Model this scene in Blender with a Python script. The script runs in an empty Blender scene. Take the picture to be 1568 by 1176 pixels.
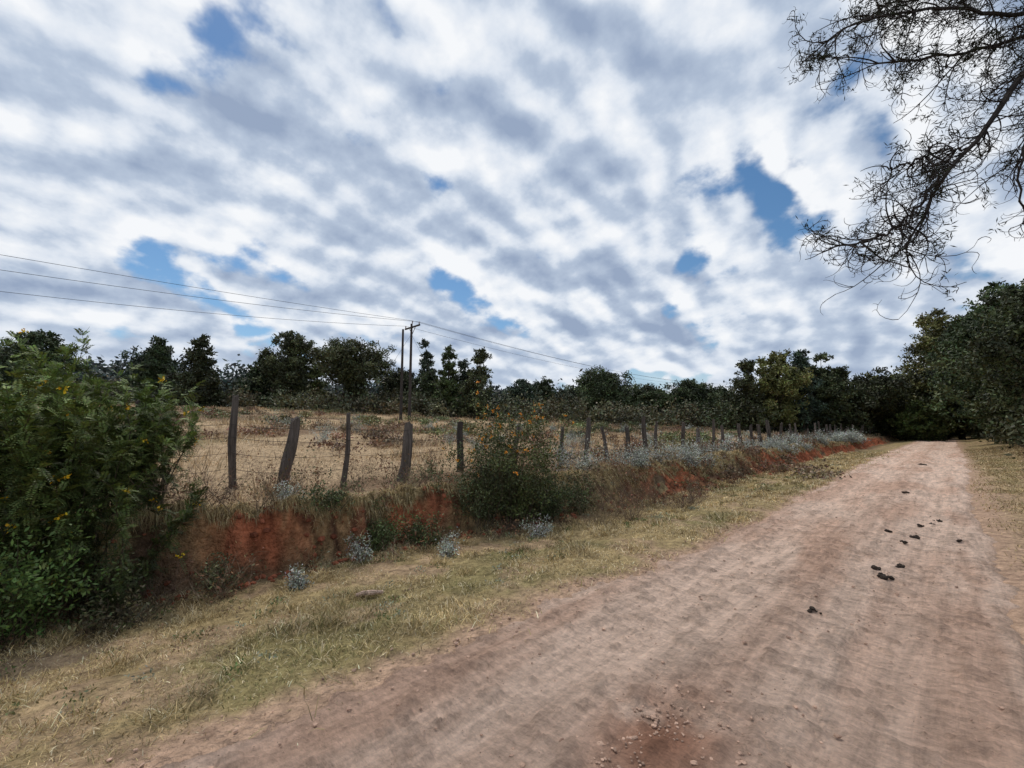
import bpy, math, random
import numpy as np
from mathutils import Vector
rng=np.random.default_rng(7); random.seed(7)
S=bpy.context.scene
# ------------------------------------------------------------------ helpers
A=math.radians(45.57); SA,CA=math.sin(A),math.cos(A)
def uv2xy(u,v): return u*SA-v*CA, u*CA+v*SA
def xy2uv(x,y): return x*SA+y*CA, -x*CA+y*SA
def ss(a,b,t):
    k=np.clip((t-a)/(b-a),0,1); return k*k*(3-2*k)
def vn(x,y,seed=0):
    x=np.asarray(x,float); y=np.asarray(y,float)
    xi=np.floor(x).astype(np.int64); yi=np.floor(y).astype(np.int64)
    fx=x-xi; fy=y-yi; fx=fx*fx*(3-2*fx); fy=fy*fy*(3-2*fy)
    def h(a,b):
        n=(a*374761393+b*668265263+seed*1442695041)&0x7fffffff
        n=((n^(n>>13))*1274126177)&0x7fffffff
        n=(n^(n>>16))&0xffff
        return n/65535.0
    return (h(xi,yi)*(1-fx)+h(xi+1,yi)*fx)*(1-fy)+(h(xi,yi+1)*(1-fx)+h(xi+1,yi+1)*fx)*fy
def fbm(x,y,o=4,seed=0):
    s=0;a=.5;t=0
    x,y=x*.8+y*.6,y*.8-x*.6
    for i in range(o):
        s=s+a*vn(x*2**i+17.3*i,y*2**i-9.1*i,seed+i); t+=a; a*=.5
    return s/t
def mesh_obj(name,V,faces,mats,col=None,smooth=False,parent=None,midx=None,extra=None):
    me=bpy.data.meshes.new(name)
    V=np.ascontiguousarray(V,dtype=np.float32)
    me.vertices.add(len(V)); me.vertices.foreach_set('co',V.ravel())
    li=np.concatenate([f.ravel() for f in faces]).astype(np.int32)
    tot=np.concatenate([np.full(len(f),f.shape[1],dtype=np.int32) for f in faces])
    st=np.concatenate([[0],np.cumsum(tot)[:-1]]).astype(np.int32)
    me.loops.add(len(li)); me.loops.foreach_set('vertex_index',li)
    me.polygons.add(len(tot)); me.polygons.foreach_set('loop_start',st)
    if not isinstance(mats,(list,tuple)): mats=[mats]
    for m in mats: me.materials.append(m)
    if midx is not None: me.polygons.foreach_set('material_index',np.asarray(midx,dtype=np.int32))
    me.polygons.foreach_set('use_smooth',np.full(len(tot),smooth,dtype=bool))
    if col is not None:
        ca=me.color_attributes.new(name='Col',type='FLOAT_COLOR',domain='POINT')
        c=np.ones((len(V),4),dtype=np.float32); c[:,:3]=np.clip(col,0,1); ca.data.foreach_set('color',c.ravel())
    if extra is not None:
        at=me.attributes.new('ruv','FLOAT_VECTOR','POINT'); at.data.foreach_set('vector',np.ascontiguousarray(extra,dtype=np.float32).ravel())
    me.update(calc_edges=True)
    ob=bpy.data.objects.new(name,me); S.collection.objects.link(ob)
    if parent: ob.parent=parent
    return ob
class Geo:
    def __init__(s): s.V=[];s.F=[];s.C=[];s.M=[];s.n=0
    def add(s,V,faces,C,m=0):
        V=np.asarray(V); s.V.append(V)
        C=np.asarray(C,float)
        if C.ndim==1: C=np.tile(C,(len(V),1))
        s.C.append(C)
        for f in faces:
            s.F.append(f+s.n); s.M.append(np.full(len(f),m))
        s.n+=len(V)
    def obj(s,name,mats,smooth=False,parent=None):
        return mesh_obj(name,np.concatenate(s.V),s.F,mats,np.concatenate(s.C),smooth,parent,np.concatenate(s.M))
def norm(a): return a/(np.linalg.norm(a,axis=-1,keepdims=True)+1e-9)
def rdir(n): return norm(rng.normal(size=(n,3)))
def tubes(P,R,sides=4):
    P=np.asarray(P,float);R=np.asarray(R,float); m,n,_=P.shape
    T=np.gradient(P,axis=1); T=norm(T)
    ref=np.tile(np.array([.31,.83,.47]),(m,n,1))
    a=norm(np.cross(T,ref)); b=np.cross(T,a)
    th=np.arange(sides)*2*math.pi/sides
    V=P[:,:,None,:]+R[:,:,None,None]*(a[:,:,None,:]*np.cos(th)[None,None,:,None]+b[:,:,None,:]*np.sin(th)[None,None,:,None])
    idx=np.arange(m*n*sides).reshape(m,n,sides)
    q=np.stack([idx[:,:-1,:],np.roll(idx,-1,2)[:,:-1,:],np.roll(idx,-1,2)[:,1:,:],idx[:,1:,:]],-1).reshape(-1,4)
    return V.reshape(-1,3),q
def leaves(C,D,L,W,fold=0.0):
    n=len(C); s=norm(np.cross(D,rdir(n)))
    L=np.broadcast_to(L,n)[:,None]; W=np.broadcast_to(W,n)[:,None]
    V=np.stack([C,C+D*L*.5+s*W*.5,C+D*L,C+D*L*.5-s*W*.5],1).reshape(-1,3)
    return V,np.arange(4*n).reshape(-1,4)
def jcol(base,n,amt=.25,k=4,mul=None):
    b=np.asarray(base)[None,:]*(1+amt*rng.normal(size=(n,1)))
    b=b*(1+.08*rng.normal(size=(n,3)))
    if mul is not None: b=b*mul[:,None]
    return np.repeat(np.clip(b,.003,.9),k,axis=0)
# ------------------------------------------------------------------ materials
def mk(name):
    m=bpy.data.materials.new(name); m.use_nodes=True
    nt=m.node_tree; b=nt.nodes['Principled BSDF']; return m,nt,b
def nd(nt,t,**k):
    n=nt.nodes.new(t)
    for a,v in k.items(): setattr(n,a,v)
    return n
def mat_col(name,rough=.85,scale=8,amt=.35,bump=0,bscale=40,spec=.2,stretch=None,bdist=.05,det=8):
    m,nt,b=mk(name); L=nt.links
    at=nd(nt,'ShaderNodeAttribute',attribute_name='Col')
    tc=nd(nt,'ShaderNodeTexCoord'); vec=tc.outputs['Object']
    if stretch:
        mp=nd(nt,'ShaderNodeMapping'); mp.inputs['Scale'].default_value=stretch; L.new(vec,mp.inputs['Vector']); vec=mp.outputs[0]
    no=nd(nt,'ShaderNodeTexNoise'); no.inputs['Scale'].default_value=scale; no.inputs['Detail'].default_value=det; no.inputs['Roughness'].default_value=.65
    L.new(vec,no.inputs['Vector'])
    mr=nd(nt,'ShaderNodeMapRange'); mr.inputs['From Min'].default_value=.3; mr.inputs['From Max'].default_value=.7
    mr.inputs['To Min'].default_value=1-amt; mr.inputs['To Max'].default_value=1+amt; L.new(no.outputs['Fac'],mr.inputs['Value'])
    mx=nd(nt,'ShaderNodeVectorMath',operation='SCALE'); L.new(at.outputs['Color'],mx.inputs[0]); L.new(mr.outputs[0],mx.inputs['Scale'])
    L.new(mx.outputs[0],b.inputs['Base Color'])
    b.inputs['Roughness'].default_value=rough; b.inputs['Specular IOR Level'].default_value=spec
    if bump:
        n2=nd(nt,'ShaderNodeTexNoise'); n2.inputs['Scale'].default_value=bscale; n2.inputs['Detail'].default_value=6; L.new(vec,n2.inputs['Vector'])
        bp=nd(nt,'ShaderNodeBump'); bp.inputs['Strength'].default_value=bump; bp.inputs['Distance'].default_value=bdist
        L.new(n2.outputs['Fac'],bp.inputs['Height']); L.new(bp.outputs[0],b.inputs['Normal'])
    return m
M_leaf=mat_col('leaf',rough=.6,scale=3,amt=.2,spec=.3,det=1)
M_bark=mat_col('bark',rough=.95,scale=6,amt=.4,bump=.6,bscale=20,stretch=(1,1,.2),det=3)
M_grass=mat_col('grass_blade',rough=.8,scale=2,amt=.15,det=1)
M_wood=mat_col('weathered_wood',rough=.9,scale=25,amt=.6,bump=1.0,bscale=45,stretch=(1,1,.07))
M_stone=mat_col('stone',rough=.9,scale=20,amt=.3,bump=.5,bscale=60)
M_dung=mat_col('dung',rough=.8,scale=40,amt=.4,bump=1.0,bscale=80)
M_ground=mat_col('soil_and_dry_grass',rough=.95,scale=9,amt=.5,bump=1.0,bscale=24,spec=.1,bdist=.08)
M_metal=mat_col('dark_metal',rough=.5,scale=10,amt=.1)
# road
M_road,nt,b=mk('dirt_road'); L=nt.links
at=nd(nt,'ShaderNodeAttribute',attribute_name='Col'); rv=nd(nt,'ShaderNodeAttribute',attribute_name='ruv')
mp=nd(nt,'ShaderNodeMapping'); mp.inputs['Scale'].default_value=(.35,3.6,1); L.new(rv.outputs['Vector'],mp.inputs['Vector'])
n1=nd(nt,'ShaderNodeTexNoise'); n1.inputs['Scale'].default_value=2.4; n1.inputs['Detail'].default_value=9; n1.inputs['Roughness'].default_value=.68; n1.inputs['Distortion'].default_value=.4; L.new(mp.outputs[0],n1.inputs['Vector'])
mp2=nd(nt,'ShaderNodeMapping'); mp2.inputs['Scale'].default_value=(1.5,.6,1); mp2.inputs['Rotation'].default_value=(0,0,.5); L.new(rv.outputs['Vector'],mp2.inputs['Vector'])
n2=nd(nt,'ShaderNodeTexNoise'); n2.inputs['Scale'].default_value=11; n2.inputs['Detail'].default_value=10; n2.inputs['Roughness'].default_value=.8; L.new(mp2.outputs[0],n2.inputs['Vector'])
ad=nd(nt,'ShaderNodeMath',operation='MULTIPLY_ADD'); L.new(n1.outputs['Fac'],ad.inputs[0]); ad.inputs[1].default_value=.7; L.new(n2.outputs['Fac'],ad.inputs[2])
mr=nd(nt,'ShaderNodeMapRange'); mr.inputs['From Min'].default_value=.62; mr.inputs['From Max'].default_value=1.06; mr.inputs['To Min'].default_value=.52; mr.inputs['To Max'].default_value=1.40
L.new(ad.outputs[0],mr.inputs['Value'])
sc=nd(nt,'ShaderNodeVectorMath',operation='SCALE'); L.new(at.outputs['Color'],sc.inputs[0]); L.new(mr.outputs[0],sc.inputs['Scale'])
L.new(sc.outputs[0],b.inputs['Base Color']); b.inputs['Roughness'].default_value=.95; b.inputs['Specular IOR Level'].default_value=.1
vo=nd(nt,'ShaderNodeTexVoronoi'); vo.inputs['Scale'].default_value=26; L.new(rv.outputs['Vector'],vo.inputs['Vector'])
n3=nd(nt,'ShaderNodeTexNoise'); n3.inputs['Scale'].default_value=15; n3.inputs['Detail'].default_value=9; n3.inputs['Roughness'].default_value=.74; L.new(mp2.outputs[0],n3.inputs['Vector'])
sb=nd(nt,'ShaderNodeMath',operation='MULTIPLY_ADD'); L.new(vo.outputs['Distance'],sb.inputs[0]); sb.inputs[1].default_value=-.3; L.new(n3.outputs['Fac'],sb.inputs[2])
bp=nd(nt,'ShaderNodeBump'); bp.inputs['Strength'].default_value=1.0; bp.inputs['Distance'].default_value=.09
L.new(sb.outputs[0],bp.inputs['Height']); L.new(bp.outputs[0],b.inputs['Normal'])
# ------------------------------------------------------------------ terrain
def curve(u): return .0035*np.clip(u-85,0,80)**2
def edgeL(u): return 2.68-.22*ss(2.5,6,u)+.45*ss(8,30,u)+.2*(fbm(u*.7,u*0+3,4,5)-.5)*2+.12*(vn(u*5,u*0,9)-.5)+.08*(vn(u*13,u*0,10)-.5)
def edgeR(u): return -.2-.3*ss(10,30,u)-.25*(fbm(u*.6,u*0+8,4,15)-.5)*2+.1*(vn(u*7,u*0,12)-.5)
def bankv(u): return 6.4-1.1*ss(3,9,u)-.2*ss(20,60,u)+.9*(fbm(u*.55,u*0+1.5,4,21)-.5)
def bankw(u): return .3+.55*ss(3,10,u)
def hz(u,v,micro=True):
    u=np.asarray(u,float); v=np.asarray(v,float)-curve(u)
    D=-.30+.12*ss(3,10,u)+.05*ss(20,50,u)
    vb=bankv(u); wb=bankw(u)
    z=D*ss(2.9,vb-.7,v)
    vb2=vb+.42*(fbm(u*2.6,v*1.0,4,31)-.5)
    t=ss(vb2,vb2+wb,v)
    z=z+(.5+.2*(fbm(u*.8,v*.8,3,44)-.5)-D)*t
    z=z+.065*np.clip(v-9,0,55)+.05*np.clip(v-64,0,240)
    z=z+.3*ss(-1,-3.4,v)+.02*np.clip(-v-4,0,100)
    z=z-.025*np.exp(-((v-.35)/.25)**2)-.03*np.exp(-((v-1.85)/.27)**2)+.025*np.exp(-((v-1.1)/.3)**2)
    z=z-.035*np.exp(-((u-2.2)/.4)**2-((v-1.15)/.28)**2)
    if micro:
        off=ss(2.5,3.3,v)+ss(-.2,-.9,v)
        z=z+off*.14*(fbm(u*1.3,v*1.3,4,51)-.5)+off*.07*(fbm(u*6,v*6,3,57)-.5)
        z=z+ss(8,14,v)*.35*(fbm(u*.2,v*.2,4,61)-.5)
        z=z+t*(1-ss(vb+wb,vb+wb+.5,v))*(.36*(fbm(u*4,v*4,3,63)-.5)+.16*(fbm(u*11,v*11,3,67)-.5))
    return z
def HX(x,y):
    u,v=xy2uv(np.asarray(x,float),np.asarray(y,float)); return hz(u,v)
def axis(parts):
    out=[]
    for a,b_,n in parts: out.append(np.linspace(a,b_,n,endpoint=False))
    return np.concatenate(out+[[parts[-1][1]]])
us=axis([(-1500,-60,12),(-60,-8,60),(-8,-2,80),(-2,8,420),(8,18,220),(18,40,190),(40,100,180),(100,300,60),(300,2500,20)])
vs=axis([(-1500,-60,12),(-60,-6,50),(-6,2.2,70),(2.2,4.8,40),(4.8,7.5,130),(7.5,20,110),(20,80,90),(80,320,50),(320,2500,12)])
U,Vv=np.meshgrid(us,vs,indexing='ij')
Z=hz(U,Vv); vc=Vv-curve(U)
inroad=ss(-.5,0,vc)*(1-ss(2.3,2.8,vc)); Z=Z-.07*inroad
X,Y=uv2xy(U,Vv)
straw=np.array([.46,.345,.175]); green=np.array([.16,.155,.06]); soil=np.array([.43,.285,.20]); red=np.array([.25,.078,.038]); fieldc=np.array([.48,.345,.21]); brown=np.array([.22,.145,.09]); dark=np.array([.05,.05,.025])
def lerp(a,b,t): return a*(1-t[...,None])+b*t[...,None]
one=np.ones_like(U)[...,None]
def greenness(u,v): return ss(.54,.70,fbm(u*.5,v*.5,4,109))
C=lerp(straw*one*.75,green*one,greenness(U,Vv)*.5)
C=lerp(C,soil*one,ss(.5,.65,fbm(U*1.5,Vv*1.5,4,75))*.5)
C=C*(.65+.7*fbm(U*5,Vv*5,3,79))[...,None]
el=edgeL(U)
C=lerp(C,soil*one*1.1,(1-ss(.0,.3,vc-el+.25*(fbm(U*2,Vv*2,3,78)-.5)))*ss(-1.2,-.3,vc)*.9)
vb=bankv(U); wb=bankw(U)
C=lerp(C,brown*one*.45,ss(vb-1.1,vb-.1,vc)*.7)  # ditch along the bank foot: dark brown, with its shade painted in
bk=ss(vb-.12,vb+.08,vc)*(1-ss(vb+wb*.7,vb+wb*1.1,vc))
def redzone(u): return np.clip(.9*np.exp(-((u-1.7)/.7)**2)+.9*np.exp(-((u-3.9)/.9)**2)+.95*np.exp(-((u-12)/2)**2)+.95*ss(16,20,u)*(1-ss(60,75,u)),0,1)
rz=redzone(U)*ss(.38,.52,fbm(U*1.6,Vv*4,4,77)+.10*redzone(U))
bankbase=lerp(brown*one*.6,straw*one*.6,ss(.45,.6,fbm(U*3,Vv*5,3,76)))
BC=lerp(bankbase,lerp(red*one,red*one*1.6,ss(.4,.65,fbm(U*2,Vv*8,4,74))),rz)*(.3+1.4*fbm(U*9,Vv*14,3,73))[...,None]
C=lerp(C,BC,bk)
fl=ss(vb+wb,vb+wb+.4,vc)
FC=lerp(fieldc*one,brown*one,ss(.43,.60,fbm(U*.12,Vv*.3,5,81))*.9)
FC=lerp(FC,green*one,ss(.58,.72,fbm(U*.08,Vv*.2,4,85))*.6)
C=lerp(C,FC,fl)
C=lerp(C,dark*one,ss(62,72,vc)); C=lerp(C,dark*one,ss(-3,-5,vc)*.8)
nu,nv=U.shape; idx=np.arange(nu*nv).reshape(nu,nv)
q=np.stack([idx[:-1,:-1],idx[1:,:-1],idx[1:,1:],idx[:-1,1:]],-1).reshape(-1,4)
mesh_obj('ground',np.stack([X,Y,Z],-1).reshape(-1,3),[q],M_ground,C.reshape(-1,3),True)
# road
ru=axis([(-8,-1,160),(-1,9,620),(9,25,300),(25,60,160),(60,160,120)])
tt=np.linspace(-.05,1.05,150)
RU,TT=np.meshgrid(ru,tt,indexing='ij')
eL=edgeL(RU); eR=edgeR(RU); RV=eR+(eL-eR)*TT+curve(RU)
RZ=hz(RU,RV)+.028*(fbm(RU*5,RV*8,4,91)-.5)+.024*(fbm(RU*.7,RV*6,4,95)-.5)+.03*(fbm(RU*1.2,RV*1.2,3,97)-.5)
clod=fbm(RU*9,RV*9,3,93); RZ=RZ+.022*ss(.56,.68,clod)
RZ=RZ-.09*(ss(.96,1.05,TT)+ss(.04,-.05,TT))
pale=np.array([.80,.585,.455]); redd=np.array([.64,.41,.295]); one=np.ones_like(RU)[...,None]
rc=lerp(pale*one,redd*one,ss(.46,.66,fbm(RU*.45,RV*1.8,5,99))*.75)
RVc=RV-curve(RU)
wig=.12*(fbm(RU*.4,RU*0,3,98)-.5)
rc=lerp(rc,pale*one*1.08,np.exp(-((RVc-1.85-wig)/.22)**2)*.6+np.exp(-((RVc-.4-wig)/.2)**2)*.5)
rc=lerp(rc,redd*one*.88,np.exp(-((RVc-1.12-wig)/.2)**2)*.5+np.exp(-((RVc-2.4)/.12)**2)*.35)
rc=lerp(rc,redd*one*np.array([.72,.58,.52]),np.clip(np.exp(-((RU-2.2)/.5)**2-((RVc-1.15)/.33)**2)*1.0*ss(.3,.55,fbm(RU*3,RV*3,3,90)),0,1))
rc=rc*(1-.22*ss(.58,.7,clod))[...,None]
rc=lerp(rc,soil*one*1.2,np.clip(ss(.95,1,TT)+ss(.05,0,TT),0,1)*.4)
RX,RY=uv2xy(RU,RV); nu,nv=RU.shape; idx=np.arange(nu*nv).reshape(nu,nv)
q=np.stack([idx[:-1,:-1],idx[1:,:-1],idx[1:,1:],idx[:-1,1:]],-1).reshape(-1,4)
mesh_obj('dirt_road',np.stack([RX,RY,RZ],-1).reshape(-1,3),[q],M_road,rc.reshape(-1,3),True,extra=np.stack([RU,RV,RU*0],-1).reshape(-1,3))
# ------------------------------------------------------------------ grass
def blades(u,v,h,w,lean,col,bias=None):
    n=len(u); x,y=uv2xy(u,v); z=hz(u,v)-.01
    B=np.stack([x,y,z],-1); a=rng.uniform(0,2*math.pi,n)
    s=np.stack([np.cos(a),np.sin(a),0*a],-1)*w[:,None]
    a2=rng.uniform(0,2*math.pi,n); l=lean*rng.uniform(.2,1.3,n)
    t=np.stack([np.cos(a2)*l,np.sin(a2)*l,np.ones(n)],-1)
    sag=h*.12*lean
    if bias is not None: t=t+np.array(bias); sag=h*.75
    t=norm(t)*h[:,None]
    V=np.stack([B-s,B+s,B+t*.55+s*.7,B+t*.55-s*.7,B+t*.98+np.stack([0*h,0*h,-sag],-1)],1).reshape(-1,3)
    o=np.arange(n)[:,None]*5
    return V,[o+np.array([0,1,2,3]),o+np.array([3,2,4])],np.repeat(col,5,axis=0)
def gcol(n,gr,base1,base2,base3):
    k=np.clip(gr+.35*rng.normal(size=n),0,1)[:,None]
    c=np.array(base1)*(1-k)+np.array(base2)*k
    m=(rng.random(n)<.18)[:,None]; c=np.where(m,np.array(base3),c)
    return np.clip(c*(1+.25*rng.normal(size=(n,1))),.01,.9)
G=Geo()
n=430000
uu=-3+ (rng.random(n)**1.7)*42; vv=rng.uniform(2.35,7.4,n)
dens=ss(.36,.50,fbm(uu*1.6,vv*1.6,4,101))*.93+.07
eg=ss(-.05,.4,vv-edgeL(uu)); keep=(rng.random(n)<dens*(.03+.97*eg))&((vv<bankv(uu)+.05)|(vv>bankv(uu)+bankw(uu)*.8)|((redzone(uu)<.4)&(uu>5))|((redzone(uu)<.5)&(rng.random(n)<.5)))
uu,vv=uu[keep],vv[keep]; n=len(uu)
tuft=ss(.52,.72,fbm(uu*2.6,vv*2.6,3,105))
h=(.022+.045*rng.random(n))*(1+1.8*tuft); h*=1+.012*np.clip(uu,0,40)
V,F,Cc=blades(uu,vv,h,(.0021+.0004*np.clip(uu,0,40))*rng.uniform(.7,1.5,n),1.6,gcol(n,greenness(uu,vv)*.7+.06,(.55,.415,.215),(.21,.20,.08),(.68,.57,.38))*(.5+.95*fbm(uu*3,vv*3,3,107))[:,None])
G.add(V,F,Cc)
n=50000; uu=-2.5+rng.random(n)**1.6*50; vv=bankv(uu)+bankw(uu)*rng.uniform(.6,1.35,n)
keep=rng.random(n)<(.25+.75*ss(.4,.55,fbm(uu*2,vv*0,3,103))); uu,vv=uu[keep],vv[keep]; n=len(uu)
V,F,Cc=blades(uu,vv,rng.uniform(.08,.27,n)*(1-.3*redzone(uu)),(.0024+.0004*np.clip(uu,0,40))*rng.uniform(.7,1.4,n),.9,gcol(n,np.full(n,.2),(.52,.39,.20),(.14,.14,.05),(.64,.52,.32))*rng.uniform(.5,1.1,(n,1)),bias=(CA*1.2,-SA*1.2,-.45))
G.add(V,F,Cc)
n=120000
uu=-2+(rng.random(n)**1.4)*50; vv=-.25-rng.random(n)**1.2*4.0
keep=(rng.random(n)<(.1+.9*ss(.32,.5,fbm(uu*1.2,vv*1.2,4,111)))*ss(0,.6,edgeR(uu)-vv)); uu,vv=uu[keep],vv[keep]; n=len(uu)
h=(.025+.05*rng.random(n))*(1+1.5*ss(-1.5,-3.5,vv))*(1+.012*np.clip(uu,0,40))
V,F,Cc=blades(uu,vv,h,(.002+.0004*np.clip(uu,0,40))*rng.uniform(.7,1.5,n),1.4,gcol(n,np.full(n,.2),(.46,.33,.18),(.14,.15,.05),(.56,.44,.28)))
G.add(V,F,Cc); G.obj('short_dry_grass',M_grass)
G=Geo(); n=260000
uu=-12+rng.random(n)**1.3*95; vv=6.5+rng.random(n)**1.8*58
d=np.hypot(uu,vv); dn=fbm(uu*.35,vv*.5,4,121)
keep=(vv>bankv(uu)+bankw(uu)*.9)&(rng.random(n)<.12+.88*ss(.38,.55,dn)); uu,vv,d,dn=uu[keep],vv[keep],d[keep],dn[keep]; n=len(uu)
h=rng.uniform(.08,.26,n)*(.5+1.6*ss(.5,.65,fbm(uu*.6,vv*.6,3,125)))
V,F,Cc=blades(uu,vv,h,(.0018+.00045*d)*rng.uniform(.7,1.4,n),.8,gcol(n,ss(.43,.6,fbm(uu*.12,vv*.3,5,81))*.75+ .1,(.56,.41,.24),(.22,.155,.09),(.64,.51,.34))*(.65+.7*fbm(uu*.9,vv*.9,3,127))[:,None])
G.add(V,F,Cc); G.obj('field_dry_grass',M_grass)
G=Geo()
for i in range(110):
    if i<60: cu=rng.uniform(-2,22); cv=bankv(cu)-rng.uniform(-.9,1.3)
    else: cu=rng.uniform(-1,16); cv=rng.uniform(3.4,6)
    m=150; sp=rng.uniform(.05,.13); uu=cu+rng.normal(size=m)*sp; vv=cv+rng.normal(size=m)*sp
    V,F,Cc=blades(uu,vv,rng.uniform(.06,.2,m)*rng.uniform(.6,1.1),np.full(m,.0024+.0003*max(cu,0)),1.3,gcol(m,np.full(m,.15),(.50,.37,.18),(.16,.16,.06),(.64,.51,.3))*rng.uniform(.6,1.1))
    G.add(V,F,Cc)
G.obj('straw_tussocks',M_grass)
# ------------------------------------------------------------------ stones, dung, log
import bmesh
ICO={}
def blobmesh(c,r,seed,sub=2,flat=.6,amp=.3):
    if sub not in ICO:
        bm=bmesh.new(); bmesh.ops.create_icosphere(bm,subdivisions=sub,radius=1)
        ICO[sub]=(np.array([v.co[:] for v in bm.verts]),np.array([[v.index for v in f.verts] for f in bm.faces])); bm.free()
    V,F=ICO[sub]
    nn=vn(V[:,0]*1.7+seed,V[:,1]*1.7+V[:,2]*2.1,seed)-.5+.5*(vn(V[:,0]*4+seed,V[:,1]*4+V[:,2]*3,seed+3)-.5)
    V=V*(1+amp*2*nn)[:,None]*np.array(r)*np.array([1,1,flat])
    a=random.random()*6.28; ca,sa=math.cos(a),math.sin(a)
    V=np.stack([V[:,0]*ca-V[:,1]*sa,V[:,0]*sa+V[:,1]*ca,V[:,2]],-1)
    return V+np.array(c),F
G=Geo()
for i in range(3600):
    if i<420:
        u=2.2+random.gauss(0,.28); v=1.15+random.gauss(0,.22); r=random.uniform(.003,.011) if i>24 else random.uniform(.012,.024)
    else:
        u=-1.0+random.random()**1.5*16; v=random.uniform(-.1,2.6) if random.random()<.7 else 2.65+random.gauss(0,.2); r=.003+random.random()**6*.015
    x,y=uv2xy(u,v); z=float(hz(u,v))+.007
    V,F=blobmesh((x,y,z),(r,r*random.uniform(.7,1.2),r),i,1)
    k=random.uniform(.5,1.15); G.add(V,[F],np.array([.54,.36,.265])*k)
G.obj('road_gravel',M_stone,smooth=False)
# red clods fallen from the cut
G=Geo()
for i in range(420):
    u=random.choice([random.gauss(1.6,.8),random.gauss(3.9,.9),random.gauss(12,2),random.uniform(0,24)]); vb_=float(bankv(u)); v=vb_+random.uniform(-.35,.3); r=random.uniform(.012,.05)*(1+max(u,0)*.04)
    x,y=uv2xy(u,v); V,F=blobmesh((x,y,float(hz(u,v))+r*.2),(r,r*random.uniform(.7,1.2),r),i+50,1,.8); G.add(V,[F],np.array([.26,.085,.045])*random.uniform(.5,1.3))
G.obj('red_soil_clods',M_stone)
dp=[(3.99,4.75,.05),(4.12,5.02,.042),(4.45,5.11,.045),(5.9,6.45,.055),(5.48,6.13,.045),(5.75,6.75,.04),(2.58,3.84,.032),(7.0,7.3,.04),(7.4,7.6,.035),(6.7,7.2,.04),(6.3,6.2,.03),(9.6,10.6,.06),(17.5,18.5,.10)]
for i,(x,y,r) in enumerate(dp):
    G=Geo()
    for k in range(9):
        xx=x+random.gauss(0,r*.6); yy=y+random.gauss(0,r*.45); u,v=xy2uv(xx,yy); s_=random.uniform(.25,.55)
        V,F=blobmesh((xx,yy,float(hz(u,v))+.018+(.014 if k<3 else 0)),(r*s_*1.2,r*s_,r*s_),i*7+k,2,.85,.3); G.add(V,[F],np.array((.06,.045,.035))*random.uniform(.7,1.4))
    G.obj('dung_pile',M_dung,smooth=True)
G=Geo(); P=np.array([[[-1.64,4.66,0],[-1.56,4.69,.012],[-1.47,4.71,.014],[-1.38,4.76,0]]]); 
zz=HX(P[0,:,0],P[0,:,1]); P[0,:,2]+=zz.max()+.035
V,q=tubes(P,np.array([[.018,.028,.027,.018]]),8); caps=[np.array([[0,1,2,3,4,5,6,7]]),np.array([[31,30,29,28,27,26,25,24]])]
G.add(V,[q]+caps,(.50,.36,.28)); G.obj('wood_log',M_wood)
# ------------------------------------------------------------------ fence
fence=bpy.data.objects.new('wooden_post_fence',None); S.collection.objects.link(fence)
posts=[(-3.2,8.7,1.4,.06),(-1.2,8.8,1.5,.07),(.75,8.7,1.5,.075),(1.85,8.9,1.62,.062),(2.5,8.3,1.28,.10),(3.6,8.35,1.42,.045),(4.8,8.25,1.22,.105),(6.3,8.2,1.15,.075),(8.0,8.1,1.25,.06)]
uu=[9.7,10.9,11.8,13,14,15,17,18.5,20,21,23.3,24.6,26.5,28,29.5,32,33.2,34.5,37]
u=37
while u<74: u+=random.uniform(1.3,2.8); uu.append(u)
for u in uu: posts.append((u,8.1-.9*min(1,u/30)+random.gauss(0,.08),random.uniform(1.0,1.55),random.uniform(.05,.10)))
tops=[]
for i,(u,v,h,r) in enumerate(posts):
    x,y=uv2xy(u,v); z=float(hz(u,v)); nr=12; sd=10
    lx,ly=random.gauss(0,.09),random.gauss(0,.06)
    if i==4: lx,ly=.10,.02
    if i==5: lx,ly=.03,.0
    if i==6: lx=.11
    t=np.linspace(-.12,1,nr); th=np.arange(sd)*2*math.pi/sd
    Pz=z+t*h; cx=x+lx*t*h+.02*np.sin(t*5+i); cy=y+ly*t*h+.015*np.cos(t*6+i*2)
    TH,T=np.meshgrid(th,t); rr=r*(1.12-.25*T)*(1+.38*(vn(TH*1.3+i*9,T*1.5,i)-.5)*2*.7)*(1+.2*(vn(TH*5,T*4+i,i+7)-.5))
    V=np.stack([cx[:,None]+rr*np.cos(TH),cy[:,None]+rr*np.sin(TH)*.85,np.tile(Pz[:,None],(1,sd))],-1)
    V[-1,:,2]+=(vn(th*1.5,th*0+i,i+3)-.5)*r*2.0
    V=V.reshape(-1,3); V=np.vstack([V,[[cx[-1],cy[-1],Pz[-1]+.01]]])
    idx=np.arange(nr*sd).reshape(nr,sd); q=np.stack([idx[:-1],np.roll(idx,-1,1)[:-1],np.roll(idx,-1,1)[1:],idx[1:]],-1).reshape(-1,4)
    tri=np.stack([idx[-1],np.roll(idx[-1],-1),np.full(sd,nr*sd)],-1)
    k=random.uniform(.6,1.35); base=np.array([.10,.083,.072])*k
    mesh_obj('post_%d'%(i+1),V,[q,tri],M_wood,np.tile(base,(len(V),1)),False,fence)
    tops.append((x,y,z,h,lx,ly))
G=Geo()
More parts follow.
